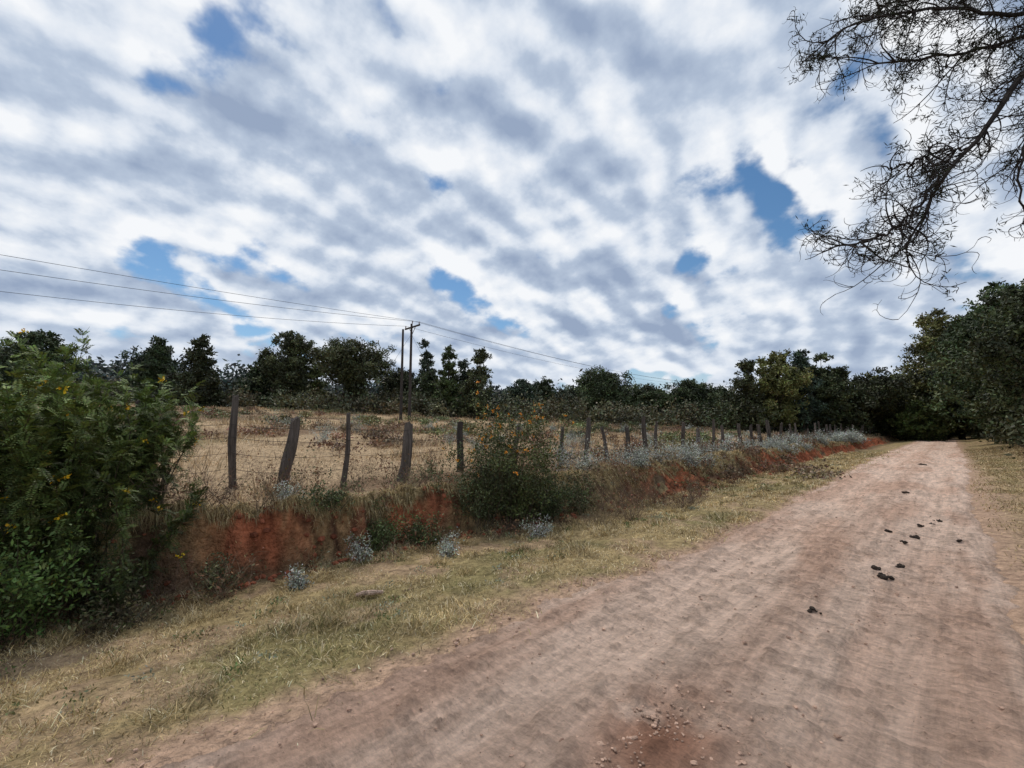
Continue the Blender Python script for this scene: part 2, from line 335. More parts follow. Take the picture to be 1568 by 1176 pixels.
for f in (.28,.5,.72,.9):
    for a,b_ in zip(tops[:-1],tops[1:]):
        pa=np.array([a[0]+a[4]*a[3]*f,a[1]+a[5]*a[3]*f-.07,a[2]+min(a[3],1.25)*f]); pb=np.array([b_[0]+b_[4]*b_[3]*f,b_[1]+b_[5]*b_[3]*f-.07,b_[2]+min(b_[3],1.25)*f])
        t=np.linspace(0,1,7)[:,None]; P=pa*(1-t)+pb*t; P[:,2]-=.03*4*(t*(1-t))[:,0]
        V,q=tubes(P[None],np.full((1,7),.0042),3); G.add(V,[q],(.07,.06,.055))
G.obj('fence_wire',M_metal,parent=fence)
# ------------------------------------------------------------------ twig shrubs
def twigs(base,m,length,spread,r0,seg=6,wig=.12,up=1.0,lr=(.5,1.1)):
    D=norm(np.stack([rng.normal(size=m)*spread,rng.normal(size=m)*spread,np.abs(rng.normal(size=m))*.3+up],-1))
    Lh=length*rng.uniform(lr[0],lr[1],m)
    t=np.linspace(0,1,seg)
    W=np.cumsum(rng.normal(size=(m,seg,3))*wig,axis=1)*t[None,:,None]
    P=base[:,None,:]+D[:,None,:]*Lh[:,None,None]*t[None,:,None]+W*Lh[:,None,None]*.5
    R=r0*(1-.8*t)[None,:]*rng.uniform(.6,1.2,m)[:,None]
    return P,R
def sub_twigs(P,k,length,r,seg=4):
    m,n,_=P.shape; i=rng.integers(0,m,k); j=rng.integers(1,n,k); B=P[i,j]; T=norm(P[i,np.minimum(j,n-1)]-P[i,j-1])
    D=norm(T+rdir(k)*.9+np.array([0,0,.25])); t=np.linspace(0,1,seg); Lh=length*rng.uniform(.4,1.1,k)
    Q=B[:,None,:]+D[:,None,:]*Lh[:,None,None]*t[None,:,None]+np.cumsum(rng.normal(size=(k,seg,3))*.1,axis=1)*t[None,:,None]*Lh[:,None,None]
    return Q,r*(1-.7*t)[None,:]*np.ones((k,1))
def dead(G,u,v,h,w,m,r,col):
    x,y=uv2xy(u,v); z=float(hz(u,v))-.02
    b_=np.stack([x+rng.normal(size=m)*w*.2,y+rng.normal(size=m)*w*.2,np.full(m,z)],-1)
    P,R=twigs(b_,m,h,w/h*.8,r); V,q=tubes(P,R,3); G.add(V,[q],jcol(col,1,.2,1)[0])
    Q,R2=sub_twigs(P,m*5,h*.35,r*.55); V,q=tubes(Q,R2,3); G.add(V,[q],jcol(col,1,.2,1)[0])
    return P
G=Geo()
for i in range(430):
    if i<180: u=-2+random.random()**1.4*60; v=8.05-.9*min(1,u/30)+random.gauss(.1,.6)
    elif i<290: u=-2+random.random()**1.3*26; v=float(bankv(u))+random.uniform(-.6,.9)
    else: u=-6+random.random()*38; v=8.5+random.random()**1.3*18
    rr=.003+.0002*max(u,v-8,0)
    P=dead(G,u,v,random.uniform(.3,.75)*(1 if i<180 else .6),.45,14,rr,random.choice([(.15,.10,.07),(.26,.185,.125),(.13,.085,.06)]))
    k=rng.integers(0,14,50); c=P[k,rng.integers(2,6,50)]+rng.normal(size=(50,3))*.06
    V,q=leaves(c,rdir(50),.05+.0015*max(u,0),.022+.001*max(u,0)); G.add(V,[q],jcol((.21,.115,.065) if i%3 else (.16,.15,.08),50,.35))
G.obj('dry_brush',M_bark)
for (x,y,h,w) in [(2.55,10.3,.8,.8),(3.2,10.0,.75,.6),(4.15,10.2,.6,.5),(1.95,9.6,.6,.5),(3.55,9.1,.5,.35),(1.6,8.2,.75,.7),(2.3,8.6,.6,.6),(-3.9,5.6,.7,.7),(-3.3,6.0,.55,.6),(-4.1,5.0,.5,.6)]:
    G=Geo(); u,v=xy2uv(x,y); dead(G,u,v,h,w,34,.0045,(.16,.115,.08)); G.obj('bare_shrub',M_bark)
# ------------------------------------------------------------------ leafy shrubs
def shrub(name,u,v,h,w,nst,nleaf,ls,col,flower=None,nf=0,lean=0.9,stemcol=(.08,.06,.04),r=.006):
    G=Geo(); x,y=uv2xy(u,v); z=float(hz(u,v))-.03
    b_=np.stack([x+rng.normal(size=nst)*w*.12,y+rng.normal(size=nst)*w*.12,np.full(nst,z)],-1)
    P,R=twigs(b_,nst,h*1.05,w/h*.42*lean,r,8,.08); V,q=tubes(P,R,4); G.add(V,[q],stemcol,1)
    Q,R2=sub_twigs(P,nst*4,h*.3,r*.5,4); V,q=tubes(Q,R2,3); G.add(V,[q],stemcol,1)
    ci=rng.integers(0,len(Q),nleaf); cj=rng.integers(1,4,nleaf)
    c=Q[ci,cj]+rng.normal(size=(nleaf,3))*ls*1.1
    D=norm(rdir(nleaf)+np.array([0,0,.35]))
    V,q=leaves(c,D,ls*rng.uniform(.6,1.3,nleaf),ls*.45); mul=(rng.uniform(.5,1.6,len(Q)))[ci]
    G.add(V,[q],jcol(col,nleaf,.2,4,mul))
    if nf:
        top=np.argsort(-(Q[:,3,2]+rng.normal(size=len(Q))*.45-.25*Q[:,3,1]))[:nf]; c0=Q[top,3]+np.array([0,-.03,.03])
        for d_ in range(9):
            V,q=leaves(c0+rng.normal(size=(len(c0),3))*.016,rdir(len(c0)),.038,.028); G.add(V,[q],jcol(flower,len(c0),.2))
    return G.obj(name,[M_leaf,M_bark])
def feather(name,u,v,h,w,nst,nfr,col,fl=0,lo=.3,upk=1.0):
    G=Geo(); x,y=uv2xy(u,v); z=float(hz(u,v))-.05
    b_=np.stack([x+rng.normal(size=nst)*w*.2,y+rng.normal(size=nst)*w*.2,np.full(nst,z)],-1)
    b_[:,2]=HX(b_[:,0],b_[:,1])-.04
    P,R=twigs(b_,nst,h,w/h*.34,.010,12,.05,upk,(.6,1.02)); V,q=tubes(P,R,5); G.add(V,[q],(.07,.055,.035),1)
    Q,R2=sub_twigs(P,nst*4,h*.2,.004,5); V,q=tubes(Q,R2,3); G.add(V,[q],(.08,.08,.035),1)
    a=rng.integers(0,nst,nfr//2); s=lo+(1-lo)*rng.random(nfr//2)**.8; j=s*10.99; j0=j.astype(int); f=(j-j0)[:,None]
    c1=P[a,j0]*(1-f)+P[a,np.minimum(j0+1,11)]*f
    k=rng.integers(0,len(Q),nfr-nfr//2); c2=Q[k,rng.integers(1,5,len(k))]
    c=np.concatenate([c1,c2]); out=c-np.array([x,y,z+h*.3]); out[:,2]*=.2
    D=norm(norm(out)*.6+rdir(nfr)*.9+np.array([0,0,.3])); sd=norm(np.cross(D,np.array([0,0,1.])+rdir(nfr)*.3)); up=np.cross(sd,D)
    Lf=rng.uniform(.08,.17,nfr); cm=rng.uniform(.45,1.8,nfr)*(.45+.9*np.clip((c[:,2]-z)/h,0,1))  # fronds darken towards the base: the bush's inner shade painted into leaf colour
    np_=8
    VV=[];CC=[]
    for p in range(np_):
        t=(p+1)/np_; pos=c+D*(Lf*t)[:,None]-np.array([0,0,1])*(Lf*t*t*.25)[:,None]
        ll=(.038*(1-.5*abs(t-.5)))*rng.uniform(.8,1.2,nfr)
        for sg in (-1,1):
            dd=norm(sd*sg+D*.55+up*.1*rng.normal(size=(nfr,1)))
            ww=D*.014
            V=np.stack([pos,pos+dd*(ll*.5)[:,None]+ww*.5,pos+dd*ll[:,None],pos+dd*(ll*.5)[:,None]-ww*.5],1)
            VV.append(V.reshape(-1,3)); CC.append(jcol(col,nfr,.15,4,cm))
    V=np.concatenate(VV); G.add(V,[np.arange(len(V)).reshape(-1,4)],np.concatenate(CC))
    if fl:
        k=rng.integers(0,len(Q),fl); c0=Q[k,4]
        for d_ in range(8):
            V,q=leaves(c0+rng.normal(size=(fl,3))*.015,rdir(fl),.036,.026); G.add(V,[q],jcol((.8,.48,.02),fl,.15))
    return G.obj(name,[M_leaf,M_bark])
feather('flowering_bush',-.25,6.75,1.85,1.6,85,11000,(.105,.14,.036),fl=60)
feather('flowering_bush',.40,7.55,1.6,1.0,40,4600,(.095,.13,.033),fl=20)
feather('flowering_bush',-1.7,7.4,1.9,2.2,60,8000,(.095,.13,.033),fl=30)
shrub('green_shrub',-.35,5.85,.8,.9,24,3000,.05,(.08,.13,.032),(.8,.55,.02),3)
shrub('green_shrub',.25,6.1,.55,.8,22,2400,.045,(.065,.08,.03))
shrub('green_shrub',-.9,5.8,.7,1.1,22,2800,.045,(.055,.065,.024))
shrub('green_shrub',.3,5.7,.3,1.0,18,1200,.04,(.10,.085,.045))
shrub('green_shrub',-1.0,5.2,.3,1.2,18,1200,.04,(.11,.085,.05))
shrub('orange_flower_bush',6.0,5.95,1.85,1.5,70,14000,.058,(.09,.105,.034),(.70,.28,.03),60,lean=.95)
shrub('orange_flower_bush',5.2,6.1,1.35,1.3,44,8000,.05,(.07,.085,.032),(.65,.27,.03),12)
shrub('green_shrub',6.6,5.6,.85,1.1,30,4500,.05,(.06,.08,.028))
shrub('green_shrub',3.3,6.35,.5,.8,18,2000,.045,(.08,.105,.035))
shrub('green_shrub',3.9,6.0,.45,.7,16,1700,.045,(.07,.095,.033))
shrub('green_shrub',2.6,6.5,.45,.7,14,1200,.045,(.09,.11,.045))
shrub('green_shrub',1.2,6.2,.35,.7,14,900,.04,(.10,.11,.05))
shrub('green_shrub',7.6,5.7,.6,.9,20,2200,.05,(.075,.085,.035))
sil=(.42,.44,.38)
for (u,v,h,w) in [(5.6,5.0,.35,.5),(3.9,5.3,.25,.35),(2.9,6.0,.3,.4),(1.9,5.6,.18,.25),(8.4,6.9,.7,1.0),(9.6,6.9,.6,.9),(8.9,6.6,.5,.8),(9.2,7.4,.6,.8),(10.2,6.6,.5,.8),(11,6.5,.5,.8),(2.1,6.9,.3,.4)]+[(random.uniform(10,50),random.uniform(5.9,7.4),random.uniform(.35,.7),random.uniform(.6,1.2)) for _ in range(62)]+[(random.uniform(-4,45),random.uniform(9,24),random.uniform(.35,.7),random.uniform(.6,1.1)) for _ in range(34)]+[(-2,26,.9,2.2),(7,24,.8,2),(12,27,.8,2),(-4,24,.8,2),(-8,20,.8,1.8)]:
    if v<9: v=v+ (float(bankv(u)+bankw(u))-6.3 if u>8 else 0)
    shrub('silver_shrub',u,v,h,w,16,800,.034+.0018*max(0,u-5,v-12),tuple(np.array(sil)*random.uniform(.55,1.1)),r=.004)
G=Geo()
for i in range(240):
    u=-1+random.random()**1.4*25; v=random.uniform(3.4,6.2); n=30
    x,y=uv2xy(u,v); z=float(hz(u,v)); c=np.array([x,y,z+.02])+rng.normal(size=(n,3))*np.array([.05,.05,.015])
    V,q=leaves(c,norm(rdir(n)+np.array([0,0,.6])),.03+.001*max(u,0),.012+.0006*max(u,0)); G.add(V,[q],jcol(random.choice([(.11,.15,.045),(.25,.27,.19),(.15,.15,.06),(.25,.18,.10)]),n,.2))
G.obj('verge_weeds',M_leaf)
# ------------------------------------------------------------------ trees
def tree(name,x,y,H,W,kind='round',col=(.035,.05,.02),dens=1.0,ls=None,trunkc=(.09,.07,.055),zoff=0,bot=.25):
    G=Geo(); z=float(HX(x,y))-.1+zoff; dist=math.hypot(x,y)
    col=tuple(np.array(col)*np.array([random.uniform(.95,1.3),1,1])*random.uniform(1.1,2.0))
    if ls is None: ls=.12+.0034*dist
    nb=int(10+W*1.1)
    t=np.linspace(0,1,9); wob=np.cumsum(rng.normal(size=(9,2))*.02*H,axis=0)*.6
    P=np.stack([x+wob[:,0]*t,y+wob[:,1]*t,z+t*H*.85],-1); V,q=tubes(P[None],(H*.022*(1-.8*t)+.02)[None],8); G.add(V,[q],trunkc,1)
    blobs=[]
    for i in range(nb):
        f=bot+(1-bot)*(i+.5)/nb
        if kind=='round': prof=math.sin(math.pi*min(1,max(.12,(f-bot*.6)/(1.05-bot*.6))))**.6
        elif kind=='cone': prof=1.05-.85*(f-bot)/(1-bot)
        elif kind=='tall': prof=.8-.25*abs(f-.55)/.45
        elif kind=='umbrella': prof=.3+.9*ss(.35,.8,f)
        a=i*2.4+random.random(); rad=W*.5*prof
        br=rad*random.uniform(.28,.58)+.055*W
        off=(rad-br*.8)*random.uniform(.5,1.25)
        ti=min(8,f/.85*8); tp=P[int(ti)]
        c=np.array([tp[0]+math.cos(a)*off,tp[1]+math.sin(a)*off,z+f*H-br*.35+random.uniform(-.05,.08)*H])
        blobs.append((c,br,max(br*.7,.25*H/nb*2)))
        lp=np.stack([P[max(0,int(ti)-2)]*(1-s)+c*s+np.array([0,0,-.25*s*(1-s)*H*.3]) for s in np.linspace(0,1,5)])
        V,q=tubes(lp[None],(H*.008*(1-.75*np.linspace(0,1,5)))[None],5); G.add(V,[q],trunkc,1)
    for c,br,bz in blobs:
        ncl=int(12*dens+6*br*dens); d=rdir(ncl)*(rng.random((ncl,1))**.4)*rng.uniform(.7,1.7,(ncl,1)); cc=c+d*np.array([br,br,bz])
        per=int(np.clip(30*dens*(.35/ls)**.6*br,14,90)); cl=np.repeat(cc,per,axis=0)+rng.normal(size=(ncl*per,3))*br*np.array([.16,.16,.11])
        mul=np.repeat(rng.uniform(.4,1.9,ncl),per)
        V,q=leaves(cl,norm(rdir(len(cl))+np.array([0,0,.2])),ls*rng.uniform(.6,1.4,len(cl)),ls*.5); G.add(V,[q],jcol(col,len(cl),.22,4,mul))
    return G.obj(name,[M_leaf,M_bark])
dk=(.030,.042,.018); ol=(.06,.075,.025); bl=(.032,.047,.03)
T=[('eucalyptus_tree',-62,55,9,7,'round',dk),('eucalyptus_tree',-50.5,60,9.2,6,'cone',dk),('eucalyptus_tree',-54,64,9,7,'round',bl),('pine_tree',-40.5,55,9.2,6.5,'cone',dk),
('eucalyptus_tree',-38.5,66,8.0,6,'round',dk),('eucalyptus_tree',-34.5,65,11.9,7.5,'round',dk),('eucalyptus_tree',-31.0,67,9.8,3.6,'tall',ol),('acacia_tree',-22.4,60,9.9,8,'umbrella',dk),
('eucalyptus_tree',-18,68,6.5,7,'round',dk),('eucalyptus_tree',-14.5,75,12.2,3.6,'tall',bl),('eucalyptus_tree',-9.0,60,9.8,5.2,'cone',ol),('eucalyptus_tree',-7.0,63,8,4,'round',bl),('eucalyptus_tree',-4.9,58,9.6,5.6,'cone',dk),('eucalyptus_tree',-12.4,64,6,5,'round',dk),
('eucalyptus_tree',1.5,72,6.4,6,'round',bl),('eucalyptus_tree',6,80,7,6,'round',dk),('acacia_tree',15.6,72,8.2,10.5,'round',dk),('acacia_tree',10.3,76,5.4,6,'round',bl),('acacia_tree',24,76,5.8,7,'umbrella',dk),('acacia_tree',32,76,7.2,10,'round',dk),('acacia_tree',38,80,7.0,7,'round',dk)]
T+=[('pine_tree',28.8,52,8.8,6,'cone',dk),('eucalyptus_tree',32.3,52,9.6,6.0,'round',ol),('pine_tree',36,53,10.4,6,'cone',bl),('eucalyptus_tree',39.5,54,9.9,5.5,'round',dk),('eucalyptus_tree',42.5,55,9.2,6,'cone',dk),('acacia_tree',46,56,7.6,6.5,'umbrella',dk),('eucalyptus_tree',50.5,58,8.4,6,'round',ol),('eucalyptus_tree',55.5,62,8.2,7,'round',dk),('eucalyptus_tree',62,67,9.5,8,'round',bl),('eucalyptus_tree',70,73,9.5,9,'round',dk),('acacia_tree',51,53.5,4.6,5,'round',(.045,.07,.02))]
T+=[('acacia_tree',36.5,29.0,11.6,8,'round',(.032,.045,.017)),('acacia_tree',31.8,24.6,9.6,6.5,'round',(.028,.04,.015)),('acacia_tree',42,35.5,12.6,8,'round',(.03,.042,.016)),('eucalyptus_tree',49.2,41.3,14.0,9,'round',dk),('acacia_tree',62.2,59.4,17.0,12,'round',(.075,.09,.03)),('eucalyptus_tree',57,50,14,9,'round',dk),('eucalyptus_tree',60.5,53.5,10,8,'round',dk),('eucalyptus_tree',73,66,12.5,9,'round',dk),('eucalyptus_tree',84,80,12,12,'round',dk),('eucalyptus_tree',76,78,11,10,'round',dk),
('acacia_tree',40,27,12.5,8,'round',dk),('acacia_tree',46,33,13.5,8,'round',dk)]
for n_,x,y,H_,W_,k_,c_ in T: tree(n_,x,y,H_,W_,k_,c_,bot=.12 if k_ in('round','cone') else .3,dens=1.15)
def mass(name,items,col,ls,per,sub=9):
    G=Geo()
    for (x,y,r,h) in items:
        z=float(HX(x,y)); ncl=sub; c=np.array([x,y,z+h*.45])+rdir(ncl)*(rng.random((ncl,1))**.5)*np.array([r,r,h*.5])
        cl=np.repeat(c,per,axis=0)+rng.normal(size=(ncl*per,3))*np.array([r*.27,r*.27,h*.15]); cl[:,2]=np.maximum(cl[:,2],z-.2)
        k=random.uniform(.6,1.45); V,q=leaves(cl,norm(rdir(len(cl))+np.array([0,0,.2])),ls*rng.uniform(.6,1.4,len(cl)),ls*.55)
        G.add(V,[q],jcol(np.array(col)*k*np.array([random.uniform(.9,1.35),1,1]),len(cl),.2,4,np.repeat(rng.uniform(.5,1.5,ncl),per)))
    return G.obj(name,M_leaf)
it=[]
for i in range(170):
    x=rng.uniform(-75,34); y=rng.uniform(54,70)-max(0,x)*.02; it.append((x,y,rng.uniform(1.3,2.8),rng.uniform(1.6,4.2)))
mass('shrub_belt',it,(.075,.085,.043),.42,26)
it=[]
for i in range(60):
    x=rng.uniform(26,62); y=51+ (x-26)*.28+rng.uniform(0,6); it.append((x,y,rng.uniform(1.5,2.6),rng.uniform(2.5,4.5)))
mass('roadside_thicket',it,(.05,.07,.028),.36,34)
it=[]
for i in range(70):
    u=26+70*rng.random()**1.2; v=-3.6-rng.random()*5+float(curve(u)); x,y=uv2xy(u,v); it.append((x,y,rng.uniform(1.0,1.9),rng.uniform(1.6,4.0)))
mass('roadside_thicket',it,(.05,.068,.026),.26,60)
it=[(26.0+.0,18.9,1.0,1.5),(22,15.6,.9,1.3),(19.2,13.0,.8,1.2),(29,22,1,2.0),(24.5,17,1.2,1.9)]
mass('roadside_thicket',it,(.055,.078,.028),.13,150,12)
it=[]
for i in range(46):
    px=rng.uniform(-.7,.55); y=rng.uniform(20,52); it.append((px*y,y,rng.uniform(.5,1.7),rng.uniform(.3,.8)))
mass('field_scrub',it,(.12,.145,.06),.17,34)
it=[]
for i in range(150):
    px=rng.uniform(-.95,.7); y=rng.uniform(13,52); it.append((px*y,y,rng.uniform(.3,.9),rng.uniform(.25,.6)))
mass('dry_field_scrub',it,(.18,.13,.08),.12,24)
it=[]
for i in range(620):
    a=rng.uniform(-1.05,1.1); d=rng.uniform(105,210); x,y=math.sin(a)*d,math.cos(a)*d
    u,v=xy2uv(x,y)
    if v<-3: continue
    it.append((x,y,rng.uniform(3.5,6),rng.uniform(5.5,9.5)))
mass('distant_forest',it,(.062,.085,.074),1.1,36)  # leaf colour paler and blue-grey: distance haze painted into it
it=[]
for i in range(120):
    a=rng.uniform(.78,1.5); d=rng.uniform(60,150); x,y=math.sin(a)*d,math.cos(a)*d
    u,v=xy2uv(x,y)
    if v>-9: continue
    it.append((x,y,rng.uniform(3.5,5),rng.uniform(8,12)))
mass('distant_forest',it,(.04,.055,.028),.8,50)
# ------------------------------------------------------------------ power line
def pole(x,y,H,arm=True,lean=0):
    root=bpy.data.objects.new('utility_pole',None); S.collection.objects.link(root)
    z=float(HX(x,y))-.3; t=np.linspace(0,1,8); G=Geo()
    P=np.stack([x+lean*t,y+0*t,z+t*(H+.3)],-1); V,q=tubes(P[None],(.15-.05*t)[None],10); G.add(V,[q],(.06,.05,.045)); 
    top=P[-1]
    G.obj('shaft',M_wood,parent=root)
    ax=np.array([-CA,SA,0])
    if arm:
        G=Geo(); c=top+np.array([0,0,-.35]); PP=np.stack([c-ax*1.3,c,c+ax*1.3])+np.array([.1,-.1,0]); V,q=tubes(PP[None],np.full((1,3),.085),4); G.add(V,[q],(.07,.06,.05)); 
        for s in(-.6,.6):
            PP=np.stack([c+ax*s,c+np.array([0,0,-.7])])+np.array([.1,-.1,0]); V,q=tubes(PP[None],np.full((1,2),.03),4); G.add(V,[q],(.07,.06,.05))
        G.obj('crossarm',M_wood,parent=root)
        G=Geo()
        for s in(-1.2,0,1.2):
            c2=top+ax*s+np.array([.1,-.1,-.3 if s else 0]); t2=np.linspace(0,1,6); PP=c2+np.array([0,0,.28])*t2[:,None]; V,q=tubes(PP[None],np.array([[.02,.07,.03,.07,.03,.02]]),8); G.add(V,[q],(.2,.13,.1))
        G.obj('insulators',M_metal,parent=root)
    return top
px,py=-9.6,40.
tp=pole(px,py,9.3); 
pole(-11.0,42.3,9.2,False)
q1x,q1y=px+SA*85,py+CA*85; tp2=pole(q1x,q1y,9.5)
q0x,q0y=px-SA*75,py-CA*75; tp0=pole(q0x,q0y,9.3)
lines=bpy.data.objects.new('power_lines',None); S.collection.objects.link(lines)
ax=np.array([-CA,SA,0])
for k,(s,dz,sg) in enumerate([(-1.2,-.05,1.9),(0,.27,1.0),(1.2,-.05,2.6)]):
    for a,b_,sag in((tp0,tp,sg),(tp,tp2,1.6)):
        t=np.linspace(0,1,40)[:,None]; P=(a+ax*s)*(1-t)+(b_+ax*s)*t+np.array([.1,-.1,dz]); P[:,2]-=4*sag*(t*(1-t))[:,0]
        G=Geo(); V,q=tubes(P[None],np.full((1,40),.015),4); G.add(V,[q],(.05,.05,.055)); G.obj('wire_%d'%k,M_metal,parent=lines)
for e in [(-14,38.5),(-5.5,41.5)]:
    G=Geo(); P=np.array([[tp-np.array([0,0,1.]),[e[0],e[1],float(HX(*e))]]]); V,q=tubes(P,np.full((1,2),.012),4); G.add(V,[q],(.1,.1,.1)); G.obj('guy_wire',M_metal,parent=lines)
# ------------------------------------------------------------------ overhanging tree
G=Geo(); bc=(.035,.028,.025)
def spl(pts,n=24):
    pts=np.array(pts,float); d=np.r_[0,np.cumsum(np.linalg.norm(np.diff(pts,axis=0),axis=1))]; t=np.linspace(0,d[-1],n)
    P=np.stack([np.interp(t,d,pts[:,i]) for i in range(3)],-1)
    for _ in range(3): P[1:-1]=(P[:-2]+2*P[1:-1]+P[2:])/4
    return P
bx,by=10.6,5.6; bz=float(HX(bx,by))-.2
trunk=spl([(bx,by,bz),(bx-.05,by,2.5),(bx+.1,by+.1,5),(bx,by,8),(bx+.1,by-.1,11),(bx,by,13.5)],20)
V,q=tubes(trunk[None],np.linspace(.27,.05,20)[None],12); G.add(V,[q],(.07,.055,.045))
limbs=[([(10.6,5.6,7.2),(9,5.3,7.3),(7.6,5.1,6.9),(6.48,4.97,6.08),(5.70,4.87,5.13),(5.02,4.73,4.50),(4.70,4.69,3.95),(4.45,4.65,3.62)],.09,1.25),
([(5.02,4.73,4.53),(4.7,4.70,4.15),(4.35,4.62,3.85),(4.0,4.5,3.65),(3.65,4.5,3.6)],.018,.7),
([(5.5,4.82,4.95),(5.1,4.8,4.9),(4.8,4.75,4.75),(4.4,4.7,4.6)],.014,.5),
([(10.6,5.6,8.6),(8.8,5.5,8.2),(7.2,5.45,7.35),(5.92,5.25,7.3),(4.95,5.07,7.02),(4.3,5.03,6.75)],.055,1.3),
([(10.6,5.6,8.0),(8.4,5.3,7.7),(6.84,5.2,6.77),(5.97,5.13,6.5),(5.3,5.04,6.33),(4.65,4.97,6.2)],.05,1.3),
([(8.4,5.2,7.15),(7.0,4.9,6.1),(6.3,4.75,5.35),(5.95,4.71,4.75),(5.85,4.68,4.2)],.04,.9),
([(10.6,5.6,9.2),(8.6,5.9,9.0),(7,5.9,8.3),(6.0,5.7,7.9),(5.2,5.5,7.6)],.045,1.1),
([(10.6,5.6,6.5),(9.6,4.6,6.9),(8.4,3.8,6.6),(7.6,3.3,6.0)],.04,.7),
([(10.6,5.6,7.7),(11.8,6.8,8.2),(12.8,7.6,8.0)],.05,.8),([(10.6,5.6,9.7),(11.4,4.4,10.2),(12.2,3.4,10.3)],.045,.8),([(10.6,5.6,10.5),(9.7,6.8,11),(8.9,8,11)],.045,.8)]
def curl(B,T,L_,r,seg=9,droop=.35,wig=.35,cv=1.1):
    k=len(B); P=np.zeros((k,seg,3)); P[:,0]=B; D=T.copy(); ax_=rdir(k); st=(L_/(seg-1))[:,None]
    for j in range(1,seg):
        D=norm(D+np.cross(ax_,D)*cv/seg*2+rng.normal(size=(k,3))*wig/seg*2+np.array([0,0,-droop])/seg*(1 if j<seg*.6 else -1.2)); P[:,j]=P[:,j-1]+D*st
    t=np.linspace(0,1,seg); return P,(r[:,None]*(1-.65*t)[None,:])
for pts,r0,ds in limbs:
    P=spl(pts,30); P[2:-1]+=rng.normal(size=(27,3))*.012
    V,q=tubes(P[None],(r0+(.010-r0)*np.linspace(0,1,30)**.9)[None],6); G.add(V,[q],bc)
    n1=int(46*ds); j=rng.integers(9 if r0>.02 else 3,30,n1); T_=norm(P[np.minimum(j+1,29)]-P[j-1]); B=P[j]
    D=norm(T_*.9+rdir(n1)*.95); Q,R=curl(B,D,rng.uniform(.35,1.0,n1)*(1 if r0>.02 else .55),rng.uniform(.006,.011,n1)); V,q=tubes(Q,R,4); G.add(V,[q],bc)
    n2=int(n1*6.5); a=rng.integers(0,n1,n2); b_=rng.integers(2,9,n2); T_=norm(Q[a,b_]-Q[a,b_-1]); D=norm(T_+rdir(n2)*.75)
    Q2,R=curl(Q[a,b_],D,rng.uniform(.12,.38,n2),np.full(n2,.0048),7,.3,.5,1.8); V,q=tubes(Q2,R,3); G.add(V,[q],bc)
    n3=int(n2*1.3); a=rng.integers(0,n2,n3); b_=rng.integers(2,7,n3); T_=norm(Q2[a,b_]-Q2[a,b_-1]); D=norm(T_+rdir(n3)*.8)
    Q3,R=curl(Q2[a,b_],D,rng.uniform(.05,.15,n3),np.full(n3,.0034),5,.2,.5,1.5); V,q=tubes(Q3,R,3); G.add(V,[q],bc)
    nl=int(150*ds) if pts[0][2]>7.5 else 40
    k=rng.integers(0,n2,nl); c=np.repeat(Q2[k,6],14,axis=0)+rng.normal(size=(nl*14,3))*.03
    V,q=leaves(c,rdir(len(c)),.075,.012); G.add(V,[q],jcol((.03,.035,.02),len(c),.2))
G.obj('overhanging_tree',M_bark)
# ------------------------------------------------------------------ sky
w=bpy.data.worlds.new('World'); S.world=w; w.use_nodes=True; nt=w.node_tree; L=nt.links; nt.nodes.clear()
EL,AZ=math.radians(62),math.radians(-30)
dg=bpy.data.node_groups.new('cloud_density','ShaderNodeTree')
dg.interface.new_socket('P',in_out='INPUT',socket_type='NodeSocketVector'); dg.interface.new_socket('D',in_out='OUTPUT',socket_type='NodeSocketFloat')
gi=dg.nodes.new('NodeGroupInput'); go=dg.nodes.new('NodeGroupOutput'); GL=dg.links
def gn(scale,det,rough,dist,st=(1,1,1),off=(0,0,0)):
    mp=dg.nodes.new('ShaderNodeMapping'); mp.vector_type='POINT'; mp.inputs['Scale'].default_value=st; mp.inputs['Location'].default_value=off; GL.new(gi.outputs[0],mp.inputs['Vector'])
    n=dg.nodes.new('ShaderNodeTexNoise'); n.noise_dimensions='2D'; n.inputs['Scale'].default_value=scale; n.inputs['Detail'].default_value=det; n.inputs['Roughness'].default_value=rough; n.inputs['Distortion'].default_value=dist
    GL.new(mp.outputs[0],n.inputs['Vector']); return n.outputs['Fac']
def gm(op,a,b_,c=None):
    m=dg.nodes.new('ShaderNodeMath'); m.operation=op
    for i,x in enumerate((a,b_,c)):
        if x is None: continue
        if isinstance(x,(int,float)): m.inputs[i].default_value=x
        else: GL.new(x,m.inputs[i])
    return m.outputs[0]
a=gn(2.2,2,.5,.0,(.7,1.3,1),(3.1,1.7,0)); b_=gn(5.6,2,.45,.1,(.8,1.1,1),(1.3,5.2,0)); c=gn(14,4,.55,.0,(1,1,1),(7,2,0))
s=gm('MULTIPLY',a,.36); s=gm('MULTIPLY_ADD',b_,.49,s); s=gm('MULTIPLY_ADD',c,.15,s); GL.new(s,go.inputs[0])
def N(t,**k): return nd(nt,t,**k)
def Mth(op,a,b_=None,c=None,clamp=False):
    m=N('ShaderNodeMath',operation=op); m.use_clamp=clamp
    for i,x in enumerate((a,b_,c)):
        if x is None: continue
        if isinstance(x,(int,float)): m.inputs[i].default_value=x
        else: L.new(x,m.inputs[i])
    return m.outputs[0]
tc=N('ShaderNodeTexCoord'); sx=N('ShaderNodeSeparateXYZ'); L.new(tc.outputs['Generated'],sx.inputs[0])
zz=Mth('MAXIMUM',sx.outputs['Z'],0.0); zd=Mth('ADD',zz,.45)
ux=Mth('DIVIDE',Mth('ADD',Mth('MULTIPLY',sx.outputs['X'],SA),Mth('MULTIPLY',sx.outputs['Y'],CA)),zd)
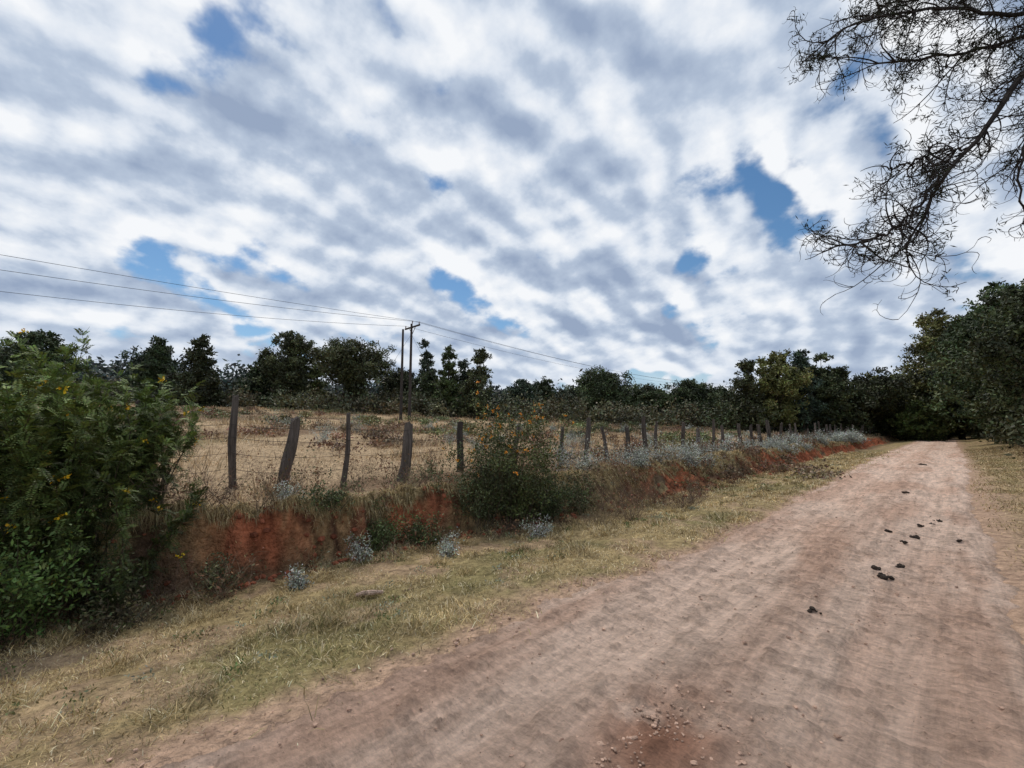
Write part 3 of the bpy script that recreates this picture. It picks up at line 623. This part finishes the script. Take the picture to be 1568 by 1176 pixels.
vx=Mth('DIVIDE',Mth('ADD',Mth('MULTIPLY',sx.outputs['X'],-CA),Mth('MULTIPLY',sx.outputs['Y'],SA)),zd)
cb=N('ShaderNodeCombineXYZ'); L.new(ux,cb.inputs[0]); L.new(vx,cb.inputs[1])
d1=N('ShaderNodeGroup'); d1.node_tree=dg; L.new(cb.outputs[0],d1.inputs[0])
of=N('ShaderNodeVectorMath',operation='ADD'); of.inputs[1].default_value=(.024,.04,0); L.new(cb.outputs[0],of.inputs[0])
d2=N('ShaderNodeGroup'); d2.node_tree=dg; L.new(of.outputs[0],d2.inputs[0])
def mrg(x,a,b_,c,d,smooth=True):
    m=N('ShaderNodeMapRange'); m.interpolation_type='SMOOTHSTEP' if smooth else 'LINEAR'
    for k,vv_ in zip(('From Min','From Max','To Min','To Max'),(a,b_,c,d)): m.inputs[k].default_value=vv_
    L.new(x,m.inputs['Value']); return m.outputs[0]
cover=mrg(d1.outputs[0],.345,.425,0,1)
low=mrg(sx.outputs['Z'],.02,.16,1,0)
cover=Mth('MAXIMUM',cover,Mth('MULTIPLY',low,.85))
rel=Mth('SUBTRACT',d1.outputs[0],d2.outputs[0])
sh=Mth('MULTIPLY_ADD',rel,4.4,.53); thick=mrg(d1.outputs[0],.42,.62,.14,-.14,False); sh=Mth('ADD',sh,thick,clamp=True)
sh=Mth('MULTIPLY_ADD',Mth('SUBTRACT',sh,.5),mrg(sx.outputs['Z'],.0,.25,.5,1),.5)
cr=N('ShaderNodeValToRGB'); L.new(sh,cr.inputs[0]); e=cr.color_ramp.elements
e[0].position=.06; e[0].color=(.31,.39,.54,1); e[1].position=.95; e[1].color=(.92,.94,.97,1)
m_=e.new(.42); m_.color=(.48,.565,.70,1); m_=e.new(.66); m_.color=(.72,.78,.87,1)
sky=N('ShaderNodeTexSky'); sky.sky_type='NISHITA'; sky.sun_disc=False; sky.sun_elevation=EL; sky.sun_rotation=AZ; sky.dust_density=.2; sky.ozone_density=1.4
hs=N('ShaderNodeHueSaturation'); hs.inputs['Hue'].default_value=.496; hs.inputs['Saturation'].default_value=1.2; L.new(sky.outputs[0],hs.inputs['Color'])
b1=N('ShaderNodeBackground'); L.new(hs.outputs[0],b1.inputs[0]); b1.inputs[1].default_value=.10
b2=N('ShaderNodeBackground'); L.new(cr.outputs[0],b2.inputs[0]); b2.inputs[1].default_value=1
ms=N('ShaderNodeMixShader'); L.new(cover,ms.inputs[0]); L.new(b1.outputs[0],ms.inputs[1]); L.new(b2.outputs[0],ms.inputs[2])
wo=N('ShaderNodeOutputWorld'); L.new(ms.outputs[0],wo.inputs[0])
# sun
sl=bpy.data.lights.new('sun','SUN'); sl.energy=1.8; sl.angle=math.radians(11); sl.color=(1,.93,.84)
so=bpy.data.objects.new('sun',sl); S.collection.objects.link(so)
dv=Vector((math.sin(AZ)*math.cos(EL),math.cos(AZ)*math.cos(EL),math.sin(EL)))
so.rotation_euler=dv.to_track_quat('Z','Y').to_euler(); so.location=dv*50
# camera
cd=bpy.data.cameras.new('camera'); cd.lens=15; cd.sensor_width=36; cd.clip_start=.05; cd.clip_end=6000
co=bpy.data.objects.new('camera',cd); S.collection.objects.link(co); co.location=(0,0,1.6); co.rotation_euler=(math.radians(90+5.86),0,0)
S.camera=co
S.view_settings.view_transform='Standard'; S.view_settings.look='None'; S.view_settings.exposure=0
